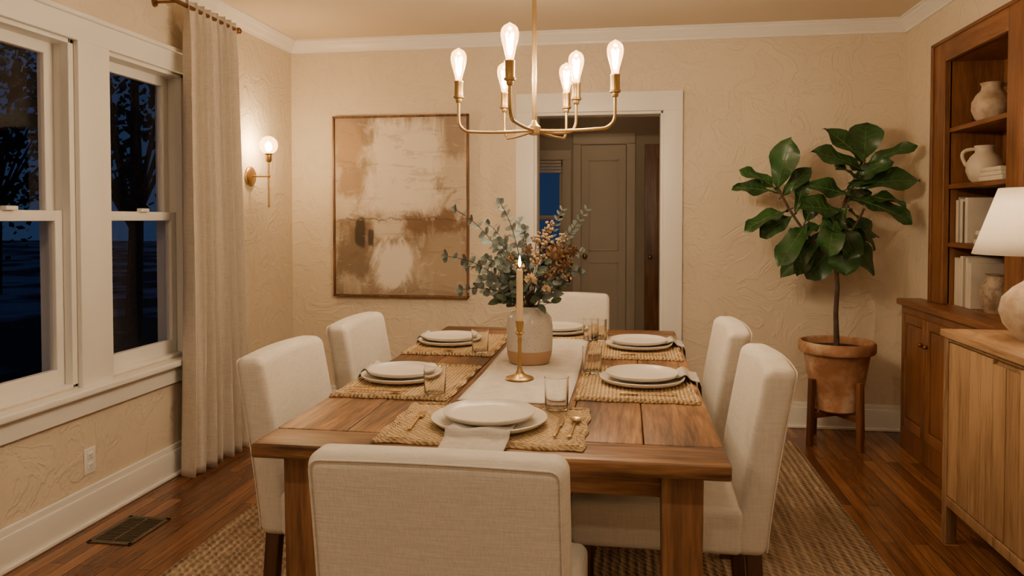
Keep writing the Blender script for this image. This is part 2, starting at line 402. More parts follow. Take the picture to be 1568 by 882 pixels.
# ------------------------------------------------------------------ hallway beyond the doorway
HY=7.05
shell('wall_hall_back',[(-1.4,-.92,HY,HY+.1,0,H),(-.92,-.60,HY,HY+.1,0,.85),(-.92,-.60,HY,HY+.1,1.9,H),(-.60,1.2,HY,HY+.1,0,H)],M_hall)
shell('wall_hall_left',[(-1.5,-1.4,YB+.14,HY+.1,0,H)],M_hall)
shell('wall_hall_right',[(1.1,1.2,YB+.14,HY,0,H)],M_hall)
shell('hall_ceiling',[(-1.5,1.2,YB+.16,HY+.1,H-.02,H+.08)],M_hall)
e=empty('window_3',(-.76,HY,.85));b=MB()
b.rb(-.24,-.16,-.02,0,-.1,1.05,.003);b.rb(.16,.24,-.02,0,-.1,1.05,.003);b.rb(-.24,.24,-.02,0,1.05,1.14,.003);b.rb(-.245,.245,-.05,.02,-.03,0,.004);b.rb(-.24,.24,-.02,0,-.12,-.03,.003)
b.rb(-.16,-.13,.02,.05,0,1.05,.003);b.rb(.13,.16,.02,.05,0,1.05,.003);b.rb(-.16,.16,.02,.05,.49,.53,.003);b.rb(-.16,.16,.02,.05,1.0,1.05,.003);b.rb(-.16,.16,.02,.05,0,.05,.003)
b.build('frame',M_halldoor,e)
g=MB();g.add([(-.14,.035,.04),(.14,.035,.04),(.14,.035,1.02),(-.14,.035,1.02)],[(0,1,2,3)]);g.build('glass',M_pane,e)
g=MB()
for i in range(4):g.rb(-.15,.15,-.012,.012,.93+i*.03,.955+i*.03,.004)
g.build('blind',M_curt,e)
e=empty('door_1',(-.215,HY,0));b=MB()
b.rb(-.205,.205,-.03,-.001,.01,2.03,.003)
for (z0,z1) in ((.15,.95),(1.05,1.9)):
    for (a,c2) in ((-.14,-.125),(.125,.14)):b.rb(a,c2,-.038,-.028,z0,z1,.003)
    b.rb(-.14,.14,-.038,-.028,z0,z0+.015,.003);b.rb(-.14,.14,-.038,-.028,z1-.015,z1,.003)
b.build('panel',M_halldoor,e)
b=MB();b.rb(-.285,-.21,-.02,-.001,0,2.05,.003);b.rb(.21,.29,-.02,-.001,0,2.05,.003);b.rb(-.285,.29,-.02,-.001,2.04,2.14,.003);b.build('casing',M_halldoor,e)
b=MB();b.sphere((-.17,-.055,1.0),.025,0,12,8);b.build('knob',M_brass,e)
e=empty('door_2',(.46,HY,0));b=MB();b.rb(-.30,.3,-.07,-.03,.01,2.03,.003)
b.rb(-.2,-.18,-.078,-.068,.2,1.9,.003);b.build('panel',M_book,e)
b=MB();b.sphere((-.25,-.09,1.0),.022,0,12,8);b.build('knob',M_brass,e)
e=empty('hall_fill_light',(-.2,6.3,H-.02));b=MB();b.lathe([(.1,0),(.1,-.02),(.001,-.02)],24);b.build('canopy',M_brass,e)  # unseen fixture, added to light the hallway dimly
b=MB();b.lathe([(.001,-.09),(.05,-.082),(.085,-.05),(.09,-.02)],24);b.build('shade',emit('hall_fill_globe',(1,.7,.4),2.0),e)
light('bulb_light',(0,0,-.16),2.6,(1,.70,.42),r=.05,parent=e)  # fill lamp of the added hall fixture

# ------------------------------------------------------------------ outside
t=NT('lawn_and_driveway');c=t.coord()
t.bsdf(t.ramp(t.noise(c,.35,3),[(.45,(.05,.08,.05)),(.56,(.55,.56,.58))]),1);M_lawn=t.m
b=MB();b.box(-60,XL-WT-.02,-20,60,-.9,-.6);b.build('lawn',M_lawn)
M_tree=simple('night_foliage',(.03,.05,.035),.9)
def tree(x,y,h,r,n,ncl=12,zlo=.3):
    b=MB();b.tube([(0,0,0),(.1,0,h*.4),(0,.1,h*.75)],[.14,.10,.05],8,0)
    cl=[(random.gauss(0,r*.5),random.gauss(0,r*.5),h*zlo+random.random()*h*(1-zlo)) for _ in range(ncl)]
    for c0 in cl:b.tube([(0,0,h*.3),c0],[.05,.015],5,0)
    for i in range(n):
        c0=random.choice(cl);p=[c0[k]+random.gauss(0,r*.2) for k in range(3)]
        if p[2]<.3: continue
        a=Vector((random.gauss(0,1),random.gauss(0,1),random.gauss(0,1))).normalized();q=a.orthogonal().normalized()
        s=.06+random.random()*.07;P=Vector(p)
        b.add([P-a*s,P+q*s*.6,P+a*s,P-q*s*.6],[(0,1,2,3)],1)
    for q in b.v:
        if q.z<0: q.z=0
    b.build('tree',[M_bark,M_tree],loc=(x,y,-.599))
tree(-9.5,7.2,6.0,1.8,1900,12,.35);tree(-8.0,11.2,6,1.8,1700,12,.35);tree(-13,9,7,2.2,1800,12,.35);tree(-7.0,5.0,4.6,1.0,900,8,.4);tree(-16,17,7,2.6,1800)
w=bpy.data.worlds.new('World');S.world=w;w.use_nodes=True;nt=w.node_tree;bg=nt.nodes['Background']
tc=nt.nodes.new('ShaderNodeTexCoord');sp=nt.nodes.new('ShaderNodeSeparateXYZ');rp=nt.nodes.new('ShaderNodeValToRGB')
nt.links.new(tc.outputs['Generated'],sp.inputs[0]);nt.links.new(sp.outputs[2],rp.inputs[0]);nt.links.new(rp.outputs[0],bg.inputs[0])
rp.color_ramp.elements[0].color=(.075,.17,.42,1);rp.color_ramp.elements[1].color=(.03,.07,.24,1);rp.color_ramp.elements[1].position=.6
bg.inputs[1].default_value=.16

# ------------------------------------------------------------------ rug
b=MB();b.rb(-1.73,1.0,.7,4.70,0,.012,.005,K=2);b.build('jute_rug',M_rug)
RZ=.012
# ------------------------------------------------------------------ table
e=empty('dining_table',(-.3625,2.925,RZ));tw,tl,th=.6125,1.095,.76-RZ
b=MB();np=6;pw=2*tw/np
for i in range(np):
    x=-tw+i*pw;b.rb(x+.0011,x+pw-.0011,-tl+.152,tl-.152,th-.038,th,.0045,0)
b.build('top_planks',M_table,e)
b=MB();b.rb(-tw,tw,-tl,-tl+.149,th-.038,th,.006);b.rb(-tw,tw,tl-.149,tl,th-.038,th,.006);b.build('breadboard_ends',M_tableX,e)
b=MB()
for sx in (-1,1):
    for sy in (-1,1):
        cx=sx*(tw-.11);cy=sy*(tl-.12)
        def tp(p,cx=cx,cy=cy):
            k=.86+.14*min(1,p.z/(th-.12))
            return (cx+(p.x-cx)*k,cy+(p.y-cy)*k,p.z)
        b.rb(cx-.052,cx+.052,cy-.052,cy+.052,0,th-.038,.006,0,n=(1,1,4),fn=tp)
b.build('legs',M_tableZ,e)
b=MB();b.rb(-tw+.14,tw-.14,-tl+.10,-tl+.125,th-.12,th-.038,.003);b.rb(-tw+.14,tw-.14,tl-.125,tl-.10,th-.12,th-.038,.003);b.build('aprons_end',M_tableX,e)
b=MB();b.rb(-tw+.09,-tw+.115,-tl+.15,tl-.15,th-.12,th-.038,.003);b.rb(tw-.115,tw-.09,-tl+.15,tl-.15,th-.12,th-.038,.003);b.build('aprons_side',M_table,e)
TZ=.76
# ------------------------------------------------------------------ chairs
def chair(x,y,rot):
    e=empty('dining_chair',(x,y,RZ),(0,0,math.radians(rot)))
    b=MB();Wd=.252
    def back(p):
        t=(p.z-.34)/.57
        yy=p.y-.085*max(0,t)**1.3-.02*(1-(p.x/Wd)**2)*(1 if p.y>-.24 else .6)*max(0,t)
        return (p.x*(1-.02*t),yy,p.z+.008*(1-(p.x/Wd)**2)*max(0,t))
    b.rb(-Wd,Wd,-.285,-.19,.345,.900,.03,0,K=4,n=(10,2,12),fn=back)
    b.build('backrest',M_chair,e)
    b=MB();pts=[];x_=Wd-.012;zt=.888;yy=-.2840
    for z in [.36+.04*i for i in range(13)]:pts.append((-x_,yy,z))
    for i in range(5):
        a=math.pi/2*i/4;pts.append((-x_+.02-.02*math.cos(a),yy,zt-.02+.02*math.sin(a)))
    for i in range(1,12):pts.append((-x_+.02+(2*x_-.04)*i/12,yy,zt))
    for i in range(5):
        a=math.pi/2*(1-i/4);pts.append((x_-.02+.02*math.cos(a),yy,zt-.02+.02*math.sin(a)))
    for z in reversed([.36+.04*i for i in range(13)]):pts.append((x_,yy,z))
    b.tube([back(Vector(p)) for p in pts],.0020,6);b.build('piping',M_chair,e)
    b=MB()
    def seat(p):
        z=p.z+(.012*(1-(p.x/Wd)**2) if p.z>.44 else 0)
        return (p.x,p.y,z)
    b.rb(-Wd,Wd,-.22,.29,.345,.485,.024,0,K=3,n=(8,8,1),fn=seat)
    b.build('seat',M_chair,e)
    b=MB()
    for sx in (-1,1):
        for (y0,y1,ly) in ((-.27,-.225,-.03),(.23,.275,.012)):
            def f(p,sx=sx,ly=ly,y0=y0):
                t=1-min(1,p.z/.35);cx=sx*.215
                return (cx+(p.x-cx)*(1-.3*t),p.y+ly*t,p.z)
            b.rb(sx*.215-.022,sx*.215+.022,y0,y1,0,.36,.004,0,n=(1,1,3),fn=f)
    b.build('legs',M_dark,e);return e
chair(-.350,1.68,0);chair(-.85,2.43,-90);chair(-.855,3.16,-90);chair(.125,2.50,90);chair(.115,3.24,90);chair(-.345,4.06,180)
# ------------------------------------------------------------------ table runner
b=MB()
def rn(u,v):
    L=1.66;x=-.36+(u-.5)*.36;y=2.36+v*L
    return Vector((x+.003*math.sin(v*9),y,TZ+.003+.0012*math.sin(u*7+v*13)))
b.grid(rn,14,60)
def rn2(u,v):
    x=-.36+(u-.5)*.36;a=v*.2
    return Vector((x,4.02+.006+.002*math.sin(u*9)*v,TZ+.003-a)) if v>0 else Vector((x,4.02,TZ+.003))
b.grid(rn2,14,6)
b.build('table_runner',M_run,solid=.003)
# ------------------------------------------------------------------ place settings
def plate(name,R,loc):
    b=MB();b.lathe([(0,.0),(R*.62,0),(R*.66,.002),(R*.93,.008),(R*.995,.017),(R,.0205),(R*.985,.022),(R*.965,.0205),(R*.90,.0115),(R*.7,.008),(0,.007)],56)
    b.build(name,M_plate,loc=loc,auto=60)
def tumbler(x,y,z=TZ):
    b=MB();b.lathe([(0,0),(.033,0),(.0355,.003),(.0375,.1),(.0383,.104),(.0372,.1045),(.0362,.1),(.0335,.014),(.030,.011),(0,.011)],36)
    b.build('water_glass',M_glass,loc=(x,y,z),auto=60)
def setting(cx,cy,rot,gl,edge,R=.158,r2=.13,napr=0,spoons=True,matw=.56,matd=.41,moff=0,nw=.16,hang=.07):
    r=math.radians(rot);Rm=Matrix.Rotation(r,4,'Z')
    def W(x,y):
        p=Rm@Vector((x,y,0));return cx+p.x,cy+p.y
    b=MB()
    def fr(p):
        return (p.x+.004*math.sin(p.y*47+cx*9),p.y+.004*math.sin(p.x*41+cy*5),p.z)
    b.rb(-matw/2,matw/2,-matd/2,matd/2,0,.007,.003,0,K=2,n=(30,24,1),fn=fr)
    for k in (0,1):
        h=matw/2-.006-k*.014;g=matd/2-.006-k*.014
        b.tube([fr(Vector(p)) for p in [(-h+i*2*h/20,-g,.007) for i in range(21)]]+[fr(Vector(p)) for p in [(h,-g+i*2*g/16,.007) for i in range(17)]]+[fr(Vector(p)) for p in [(h-i*2*h/20,g,.007) for i in range(21)]]+[fr(Vector(p)) for p in [(-h,g-i*2*g/16,.007) for i in range(17)]],.004,6)
    mx,my=W(0,moff);b.build('woven_placemat',M_mat,loc=(mx,my,TZ),rot=(0,0,r))
    z=TZ+.009
    plate('dinner_plate',R,(cx,cy,z));plate('salad_plate',r2,(cx,cy,z+.017))
    prof=[(.02,.0135),(-.06,.0135),(-R*.86,.0185),(-R*.99,.0265),(-R*1.05,.022),(-R*1.14,.007)]
    e2=edge/max(.5,math.cos(math.radians(napr)))
    if e2>R*1.2: prof+=[(-e2+.005,.0)]
    prof+=[(-e2-.008,-.002),(-e2-.016,-.02),(-e2-.018,-hang)]
    tn=math.tan(math.radians(napr))
    def nk(u,v):
        t=v*(len(prof)-1);i=min(int(t),len(prof)-2);f=t-i
        y=prof[i][0]*(1-f)+prof[i+1][0]*f;zz=prof[i][1]*(1-f)+prof[i+1][1]*f
        x=(u-.5)*nw*(1+.1*v+.05*math.sin(v*5))+y*tn
        return Vector((x,y,zz+.0025+.003*math.sin(u*11+v*4)))
    if abs(napr)>1:
        prof=[(p[0] if p[0]>-e2+.01 else p[0]+(e2-edge),p[1]) for p in prof]
    b=MB();b.grid(nk,16,(len(prof)-1)*4)
    b.build('linen_napkin',M_nap,loc=(cx,cy,z),rot=(0,0,r),solid=.003)
    gx,gy=gl;tumbler(gx,gy,TZ+.005)
    zc=TZ+.0125
    b=MB();b.rb(-.0035,.0035,-.10,.03,0,.003,.0012,0,n=(1,6,1),fn=lambda p:(p.x*(1+.8*max(0,-p.y/.1)),p.y,p.z))
    b.rb(-.011,.011,.028,.05,0,.003,.0014,0)
    for i in range(4):b.rb(-.0105+i*.0057,-.0065+i*.0057,.045,.088,0,.0025,.001,0)
    x,y=W(-R-.045,-.01);b.build('dinner_fork',M_gold,loc=(x,y,zc),rot=(0,0,r+.05))
    b=MB();b.rb(-.0045,.0045,-.10,.01,0,.004,.0018,0);b.rb(-.008,.008,.005,.10,.0005,.0025,.001,0,n=(1,6,1),fn=lambda p:((p.x if p.x<0 else p.x*(1-max(0,(p.y-.05)/.05)**2*.9)),p.y,p.z))
    x,y=W(R+.035,-.02);b.build('dinner_knife',M_gold,loc=(x,y,zc),rot=(0,0,r-.04))
    if spoons:
        b=MB();b.rb(-.003,.003,-.10,.045,0,.003,.0012,0,n=(1,6,1),fn=lambda p:(p.x*(1+1.0*max(0,-p.y/.1)),p.y,p.z))
        b.lathe([(0,0),(.008,.0005),(.015,.003),(.0185,.0065),(.0175,.0066),(.014,.0045),(0,.002)],20,0,Matrix.Translation((0,.066,0))@Matrix.Diagonal((1,1.4,1,1)))
        x,y=W(R+.075,-.02);b.build('dinner_spoon',M_gold,loc=(x,y,zc),rot=(0,0,r-.05))
setting(-.385,2.09,0,(-.21,2.27),.26,R=.165,r2=.133)
setting(-.805,2.63,-90,(-.625,2.40),.17,napr=30,matd=.40,moff=.035,R=.15,r2=.128,nw=.13,hang=.05)
setting(-.815,3.42,-90,(-.63,3.20),.16,napr=30,matd=.40,moff=.045,R=.15,r2=.128,nw=.13,hang=.05)
setting(.055,2.70,90,(-.128,2.84),.195,napr=-26,matd=.40,moff=.02,R=.15,r2=.128,nw=.15,hang=.10)
setting(.055,3.44,90,(-.13,3.60),.195,napr=-26,matd=.40,moff=.02,R=.15,r2=.128,nw=.15,hang=.10)
setting(-.345,3.81,180,(-.17,3.80-.17),.21,R=.15,r2=.128,matw=.5,matd=.34,moff=0,spoons=False)

# ------------------------------------------------------------------ vase with bouquet
VX,VY=-.39,3.02
e=empty('flower_vase',(VX,VY,TZ+.005))
b=MB();b.lathe([(0,0),(.070,0),(.080,.004),(.089,.03),(.0925,.055)],40,1)
b.lathe([(.0925,.055),(.094,.09),(.094,.15),(.088,.185),(.072,.205),(.055,.213),(.050,.220),(.054,.228),(.052,.230),(.047,.222),(.046,.21),(.06,.20)],40,0)
b.build('body',[M_vase,M_clay],e)
mouth=Vector((0,0,.215));b=MB()
sc=3.05/1150
def bp(u,v,dy=0):
    dx=(u-811)*sc;return Vector((dx,dy,(335-v)*sc+1.35-(TZ+.005)))
euc=[(697,322,0),(732,365,.1),(768,312,-.03),(690,392,-.08),(718,440,-.14),(740,345,.12),(752,395,-.1),(790,340,.1),(805,352,-.05),(888,412,-.1),(748,425,-.16),(768,372,-.08),(712,410,.05),(775,400,-.15),(885,385,.08)]
for (u,v,dy) in euc:
    tip=bp(u,v,dy);mid=mouth*.5+tip*.5+Vector((-(tip.x)*.25,-.2*dy,.05));mid.z+=.03
    pts=bez(mouth+Vector((tip.x*.06,dy*.1,-.08)),mid,tip,13);b.tube(pts,.0016,5,3)
    for i in range(4,14):
        p=pts[i];tdir=(pts[min(i+1,13)]-pts[i-1]).normalized();sd=tdir.orthogonal().normalized()
        sd=Matrix.Rotation(i*1.57+random.random()*.5,3,tdir)@sd
        for sg in (-1,1):
            r=.020*(1.2-.5*i/14)*random.uniform(.85,1.2)
            d=(sd*sg+tdir*.55);upv=tdir+Vector((random.uniform(-.5,.5),-1.0,random.uniform(-.3,.3)))
            b.leaf(p,d,upv,r*2.0,r*1.9,.1,.08,.52,3,5,0)
    b.leaf(pts[-1],(tip-mid),Vector((0,-1,.3)),.028,.022,.1,.1,.5,3,5,0)
for (u,v,dy) in [(897,322,0),(858,322,.08),(880,345,.1)]:
    tip=bp(u,v,dy);pts=bez(mouth,mouth*.4+tip*.6+Vector((-.03,0,.0)),tip,16);b.tube(pts,.0013,5,3)
    for i in range(7,17):
        p=pts[i];td=(pts[min(i+1,16)]-pts[i-1]).normalized()
        for sg in (-1,1):
            sd=td.cross(Vector((0,1,0))).normalized()*sg
            b.leaf(p,sd+td*.9,Vector((0,-1,0)),.030*(1.3-.5*i/16),.010,.05,.1,.5,2,5,0)
for k in range(90):
    a=random.uniform(0,6.28);rr=random.uniform(.02,.13);zz=random.uniform(.235,.43)
    p=Vector((rr*math.cos(a),rr*math.sin(a),zz));
    b.leaf(p,Vector((math.cos(a),math.sin(a),random.uniform(-.3,.8))),Vector((random.uniform(-1,1),-1,.5)),random.uniform(.04,.065),.028,.3,.15,.5,3,6,random.choice((0,1,1)))
    if k%3==0:b.tube([mouth,p],.0012,4,3)
def ball(u,v,dy,r,mi,n=1):
    p=bp(u,v,dy);b.tube(bez(mouth,mouth*.5+p*.5+Vector((0,0,.02)),p,6),.0015,5,3)
    if mi=='pod':
        for k in range(60):
            th=math.acos(1-2*(k+.5)/60);ph=k*2.4
            d=Vector((math.sin(th)*math.cos(ph),math.sin(th)*math.sin(ph),math.cos(th)))
            b.leaf(p+d*r*.55,d+Vector((0,0,.4)),d.orthogonal(),r*.7,r*.4,.2,.2,.5,2,3,4 if k%3 else 2)
        b.sphere(p,r*.75,4,10,8)
    elif mi=='rose':
        for k in range(26):
            th=.3+1.6*k/26;ph=k*2.4
            d=Vector((math.sin(th)*math.cos(ph),math.sin(th)*math.sin(ph)-.5,math.cos(th))).normalized()
            b.leaf(p-d*r*.2,d,d.orthogonal(),r*1.1,r*.9,.5,.3,.6,3,5,5)
    else:
        for k in range(30):
            d=Vector((random.gauss(0,1),random.gauss(0,1),random.gauss(0,1))).normalized()*random.uniform(.3,1.3)
            b.tube([p,p+d*r],.0007,4,3);b.sphere(p+d*r,r*.2,mi,6,5)
ball(855,388,-.08,.038,'pod');ball(868,404,-.07,.030,'pod');ball(820,424,-.14,.028,'rose');ball(836,366,-.02,.030,2);ball(828,392,-.11,.030,2)
ball(848,415,-.12,.026,4);ball(800,405,-.12,.026,2);ball(860,366,.03,.028,2);ball(842,438,-.12,.02,'rose');ball(822,362,.0,.022,2);ball(875,385,.02,.024,'pod')
ball(786,395,-.10,.024,4);ball(838,350,.05,.028,2);ball(812,380,-.08,.024,4);ball(870,420,-.08,.022,2)
b.build('bouquet',[M_euc,M_euc2,M_dry,M_bark,M_dryb,M_cream],e,auto=70)
# candle
e=empty('candlestick',(-.385,2.70,TZ+.005))
b=MB();b.lathe([(0,0),(.05,0),(.052,.003),(.049,.007),(.038,.011),(.020,.018),(.011,.03),(.008,.045),(.0065,.06),(.0075,.075),(.0065,.085),(.0065,.13),(.009,.14),(.0065,.15),(.009,.160),(.016,.166),(.016,.170),(.010,.174),(.011,.18),(.0145,.20),(.016,.212),(.013,.212)],32)
b.build('holder',M_brass,e)
b=MB();b.lathe([(0,.2),(.0125,.2),(.0115,.395),(.009,.402),(0,.401)],24);b.build('candle',M_candle,e)
b=MB();b.tube([(0,0,.40),(.001,0,.412)],.001,6);b.build('wick',M_blk,e)
b=MB();b.lathe([(0,.408),(.004,.414),(.0055,.424),(.0035,.438),(0,.452)],12);b.build('flame',M_flame,e)
light('flame_light',(0,-.0,.47),.6,(1,.6,.3),.006,e)

# ------------------------------------------------------------------ chandelier
LC=(1,.78,.53)
HZ=1.695
e=empty('chandelier',(-.36,2.93,H));hz=HZ-H
b=MB();b.lathe([(0,0),(.065,0),(.065,-.012),(.05,-.028),(.012,-.032)],32);b.tube([(0,0,-.03),(0,0,hz+.02)],.0085,14)
b.lathe([(0,hz-.018),(.016,hz-.018),(.026,hz-.012),(.026,hz+.014),(.016,hz+.022),(.0085,hz+.04)],24)
cs,sn=.9885,.1513
arms=[(-.095,-.33),(.305,-.08),(-.30,.06),(.172,.10),(-.12,.33),(.15,.34)]
bulbs=MB();fil=MB()
for (dx,dz) in arms:
    ax=dx*cs-dz*sn;ay=dx*sn+dz*cs;d=Vector((ax,ay,0));L=d.length;d.normalize()
    P=lambda r,z:Vector((d.x*r,d.y*r,hz+z))
    pts=[P(.015,0)]+[P(.015+(L-.05-.015)*i/6,-.004*math.sin(i/6*3.14)) for i in range(1,7)]
    for i in range(1,9):
        a=math.pi/2*i/8;pts.append(P(L-.05+.05*math.sin(a),.05-.05*math.cos(a)))
    pts.append(P(L,.13));b.tube(pts,.0062,10)
    T=Matrix.Translation(P(L,0))
    b.lathe([(0,.118),(.011,.118),(.013,.125),(.013,.132),(.021,.136),(.0215,.143),(.0175,.145),(.0175,.195),(.0185,.197),(.0185,.203),(0,.203)],20,0,T)
    prof=[(.012,.20),(.0135,.212),(.017,.228),(.023,.25),(.0292,.272),(.0318,.288),(.0318,.300),(.0285,.313),(.021,.323),(.011,.329),(.004,.333),(.0,.336)]
    bulbs.lathe(prof,20,0,T)
    for k in range(5):
        a=k*math.pi/2.5+.4;c0=T@Vector((.006*math.cos(a),.006*math.sin(a),.225));c1=T@Vector((.014*math.cos(a),.014*math.sin(a),.298))
        fil.tube([c0,c1],.0018,5)
    light('bulb_light',T@Vector((0,0,.265)),15.5,LC,.018,e)
b.build('frame',M_brass,e);bulbs.build('bulbs',M_bulb,e);fil.build('filaments',M_fil,e)
# ------------------------------------------------------------------ sconce
e=empty('wall_sconce',(XL,4.45,0))
b=MB();b.lathe([(0,0),(.062,0),(.062,.012),(.055,.018),(.012,.022)],28,0,Matrix.Translation((0,0,1.617))@Matrix.Rotation(math.pi/2,4,'Y'))
b.tube([(.015,0,1.617),(.13,0,1.617)],.006,10);b.tube([(.13,0,1.43),(.13,0,1.72)],.006,10)
b.sphere((.13,0,1.43),.008,0,10,8);b.sphere((.13,0,1.617),.011,0,12,8)
b.lathe([(0,0),(.014,0),(.02,.01),(.02,.045),(.026,.05),(.026,.055),(0,.055)],20,0,Matrix.Translation((.13,0,1.705)))
b.build('bracket',M_brass,e)
b=MB();prof=[(.022,1.758)]+[(.057*math.sin(a),1.812-.057*math.cos(a)) for a in [math.radians(25+155*i/12) for i in range(13)]]
b.lathe(prof,24,0,Matrix.Translation((.13,0,0)));b.build('globe',M_bulb,e)
b=MB();b.sphere((.13,0,1.80),.020,0,12,8,(1,1,1.4));b.build('filament',M_fil,e)
light('bulb_light',(.13,0,1.815),25,(1,.66,.33),.024,e)

# ------------------------------------------------------------------ curtains
def curtain(name,ya,yb,seed,nf=7):
    b=MB()
    def fn(u,v):
        z=.012+v*(2.475-.012);y0=ya+(yb-ya)*u
        amp=.03+.018*(1-v);ph=u*nf*2*math.pi+seed
        wob=.35*math.sin(v*2.6+u*5+seed)+.25*math.sin(v*5.1+u*9)
        sharp=math.sin(ph+wob*(1-v))
        x=-2.235+amp*(sharp+.25*math.sin(2.3*ph+1.2))*(1-.5*max(0,(v-.93)/.07))
        y=y0+.012*math.cos(ph)+(u-.35)*.14*(1-v)**1.4+.01*math.sin(v*4+seed)
        return Vector((x,y,z))
    b.grid(fn,nf*16,60);o=b.build(name,M_curt,solid=.003);return o
curtain('curtain_panel',3.58,4.06,.7);curtain('curtain_panel',1.75,2.14,2.1)
b=MB();b.tube([(-2.235,1.6,2.44),(-2.235,4.09,2.44)],.011,14);b.sphere((-2.235,4.10,2.44),.02,0,14,10);b.sphere((-2.235,1.59,2.44),.02)
for y in (1.68,3.5,4.075):
    b.tube([(XL,y,2.44),(-2.235,y,2.44)],.007,8);b.lathe([(0,0),(.025,0),(.02,.008),(0,.01)],16,0,Matrix.Translation((XL,y,2.44))@Matrix.Rotation(math.pi/2,4,'Y'))
b.build('curtain_rod',M_bronze)

# ------------------------------------------------------------------ painting
t=NT('abstract_painting');c=t.coord()
sp=t.n('ShaderNodeSeparateXYZ');t.l(c,sp.inputs[0]);X,Z=sp.outputs[0],sp.outputs[2]
nb=t.noise(c,2.2,4,.6,.4);nf=t.noise(t.coord(scale=(3,1,1.2),loc=(3,1,2)),2.6,6,.75,1.0);np2=t.noise(t.coord(loc=(7,2,5)),3.2,5,.65,.5)
nh=t.noise(t.coord(scale=(1.2,1,5),loc=(1,4,2)),2.4,6,.75,.6)
zz=t.math('ADD',Z,t.math('MULTIPLY',t.math('SUBTRACT',nb,.5),.20))
f=t.math('ADD',t.math('MULTIPLY',zz,.8),.5)
base=t.ramp(f,[(0,(.20,.15,.105)),(.10,(.36,.29,.21)),(.22,(.27,.20,.135)),(.33,(.18,.125,.08)),(.42,(.14,.09,.052)),(.445,(.50,.43,.35)),(.58,(.58,.50,.40)),(.74,(.50,.40,.29)),(.88,(.36,.265,.18)),(1,(.25,.18,.12))])
col=t.mix(t.ramp(nf,[(.45,(0,0,0)),(.62,(.65,.65,.65))]),base,(.48,.40,.31))
col=t.mix(t.math('MULTIPLY',t.ramp(np2,[(.52,(0,0,0)),(.58,(1,1,1))]),.55),col,(.20,.135,.08))
def blob(cx,cz,rx,rz,amt,na=1.5):
    a=t.math('DIVIDE',t.math('SUBTRACT',X,cx),rx);bb_=t.math('DIVIDE',t.math('SUBTRACT',Z,cz),rz)
    a=t.math('POWER',t.math('ABSOLUTE',a),4);bb_=t.math('POWER',t.math('ABSOLUTE',bb_),4)
    d=t.math('POWER',t.math('ADD',a,bb_),.25)
    d=t.math('ADD',d,t.math('MULTIPLY',t.math('SUBTRACT',nf,.5),na))
    return t.math('MINIMUM',t.math('MULTIPLY',t.math('SUBTRACT',1.15,d,True),amt),.92)
col=t.mix(blob(.22,-.10,.22,.09,3.0),col,(.17,.10,.055))
col=t.mix(blob(.05,.36,.26,.26,2.2,2),col,(.70,.63,.53))
col=t.mix(blob(-.02,.08,.3,.14,1.8,2),col,(.68,.61,.52))
col=t.mix(blob(-.38,.42,.09,.20,2.2,2),col,(.38,.26,.155))
col=t.mix(blob(-.36,.16,.10,.1,2.2,2),col,(.32,.22,.14))
col=t.mix(blob(.40,.48,.08,.16,2.4),col,(.28,.21,.155))
col=t.mix(blob(-.34,-.36,.12,.16,2.4,2),col,(.17,.125,.085))
col=t.mix(blob(.33,-.40,.14,.22,2.0,2),col,(.34,.265,.19))
col=t.mix(blob(-.08,-.15,.12,.08,2.0,2),col,(.56,.49,.41))
col=t.mix(blob(-.03,-.42,.15,.17,1.9,2.6),col,(.70,.65,.57))
col=t.mix(blob(-.29,-.18,.035,.10,3),col,(.04,.028,.02))
col=t.mix(blob(-.21,-.22,.02,.06,3),col,(.05,.035,.025))
col=t.mix(t.math('MULTIPLY',t.ramp(nh,[(.56,(0,0,0)),(.60,(1,1,1))]),.28),col,(.13,.085,.05))
col=t.mix(t.math('MULTIPLY',t.ramp(nh,[(.36,(1,1,1)),(.40,(0,0,0))]),.25),col,(.74,.68,.60))
ln=t.math('ABSOLUTE',t.math('SUBTRACT',t.math('ADD',Z,t.math('MULTIPLY',nf,.12)),-.03))
col=t.mix(t.math('MULTIPLY',t.math('LESS_THAN',ln,.0045),t.math('MULTIPLY',np2,1.2,True)),col,(.08,.05,.03))
t.bsdf(col,.8);M_art=t.m
e=empty('framed_painting',(-1.555,YB-.001,1.435))
b=MB();b.box(-.47,.47,-.028,-.004,-.615,.615);b.build('canvas',M_art,e)
b=MB();w_,h_=.485,.63
b.rb(-w_,-w_+.013,-.038,0,-h_,h_,.002);b.rb(w_-.013,w_,-.038,0,-h_,h_,.002);b.rb(-w_,w_,-.038,0,h_-.013,h_,.002);b.rb(-w_,w_,-.038,0,-h_,-h_+.013,.002)
b.build('frame',M_tableZ,e)

# ------------------------------------------------------------------ built-in bookcase & cabinet
e=empty('built_in_bookcase',(XR,0,0));b=MB()
y0,y1=BY;z0,z1=BZ
b.box(0,BD,y0,y0+.02,z0,z1);b.box(0,BD,y1-.02,y1,z0,z1);b.box(BD-.005,BD+.02,y0,y1,z0,z1);b.box(0,BD,y0,y1,z1-.02,z1)
b.rb(-.03,.012,y1-.02,y1+.15,z0,z1+.10,.005);b.rb(-.03,.012,y0-.13,y0+.02,z0,z1+.10,.005)
b.rb(-.04,-.028,y1+.12,y1+.15,z0,z1+.10,.004)
b.build('case',M_book,e)
b=MB();b.rb(-.031,.012,y0+.02,y1-.02,z1-.02,z1+.10,.005);b.rb(-.04,.0,y0-.13,y1+.15,z1+.085,z1+.105,.006)
for z in (1.22,1.535,1.84):b.rb(-.005,BD-.005,y0+.02,y1-.02,z-.024,z,.003)
b.build('shelves',M_bookY,e)
b=MB();b.rb(-.145,.0,3.42,4.75,z0-.035,z0,.006);b.box(-.0,BD,y0+.001,y1-.001,z0-.03,z0);b.build('counter',M_bookY,e)
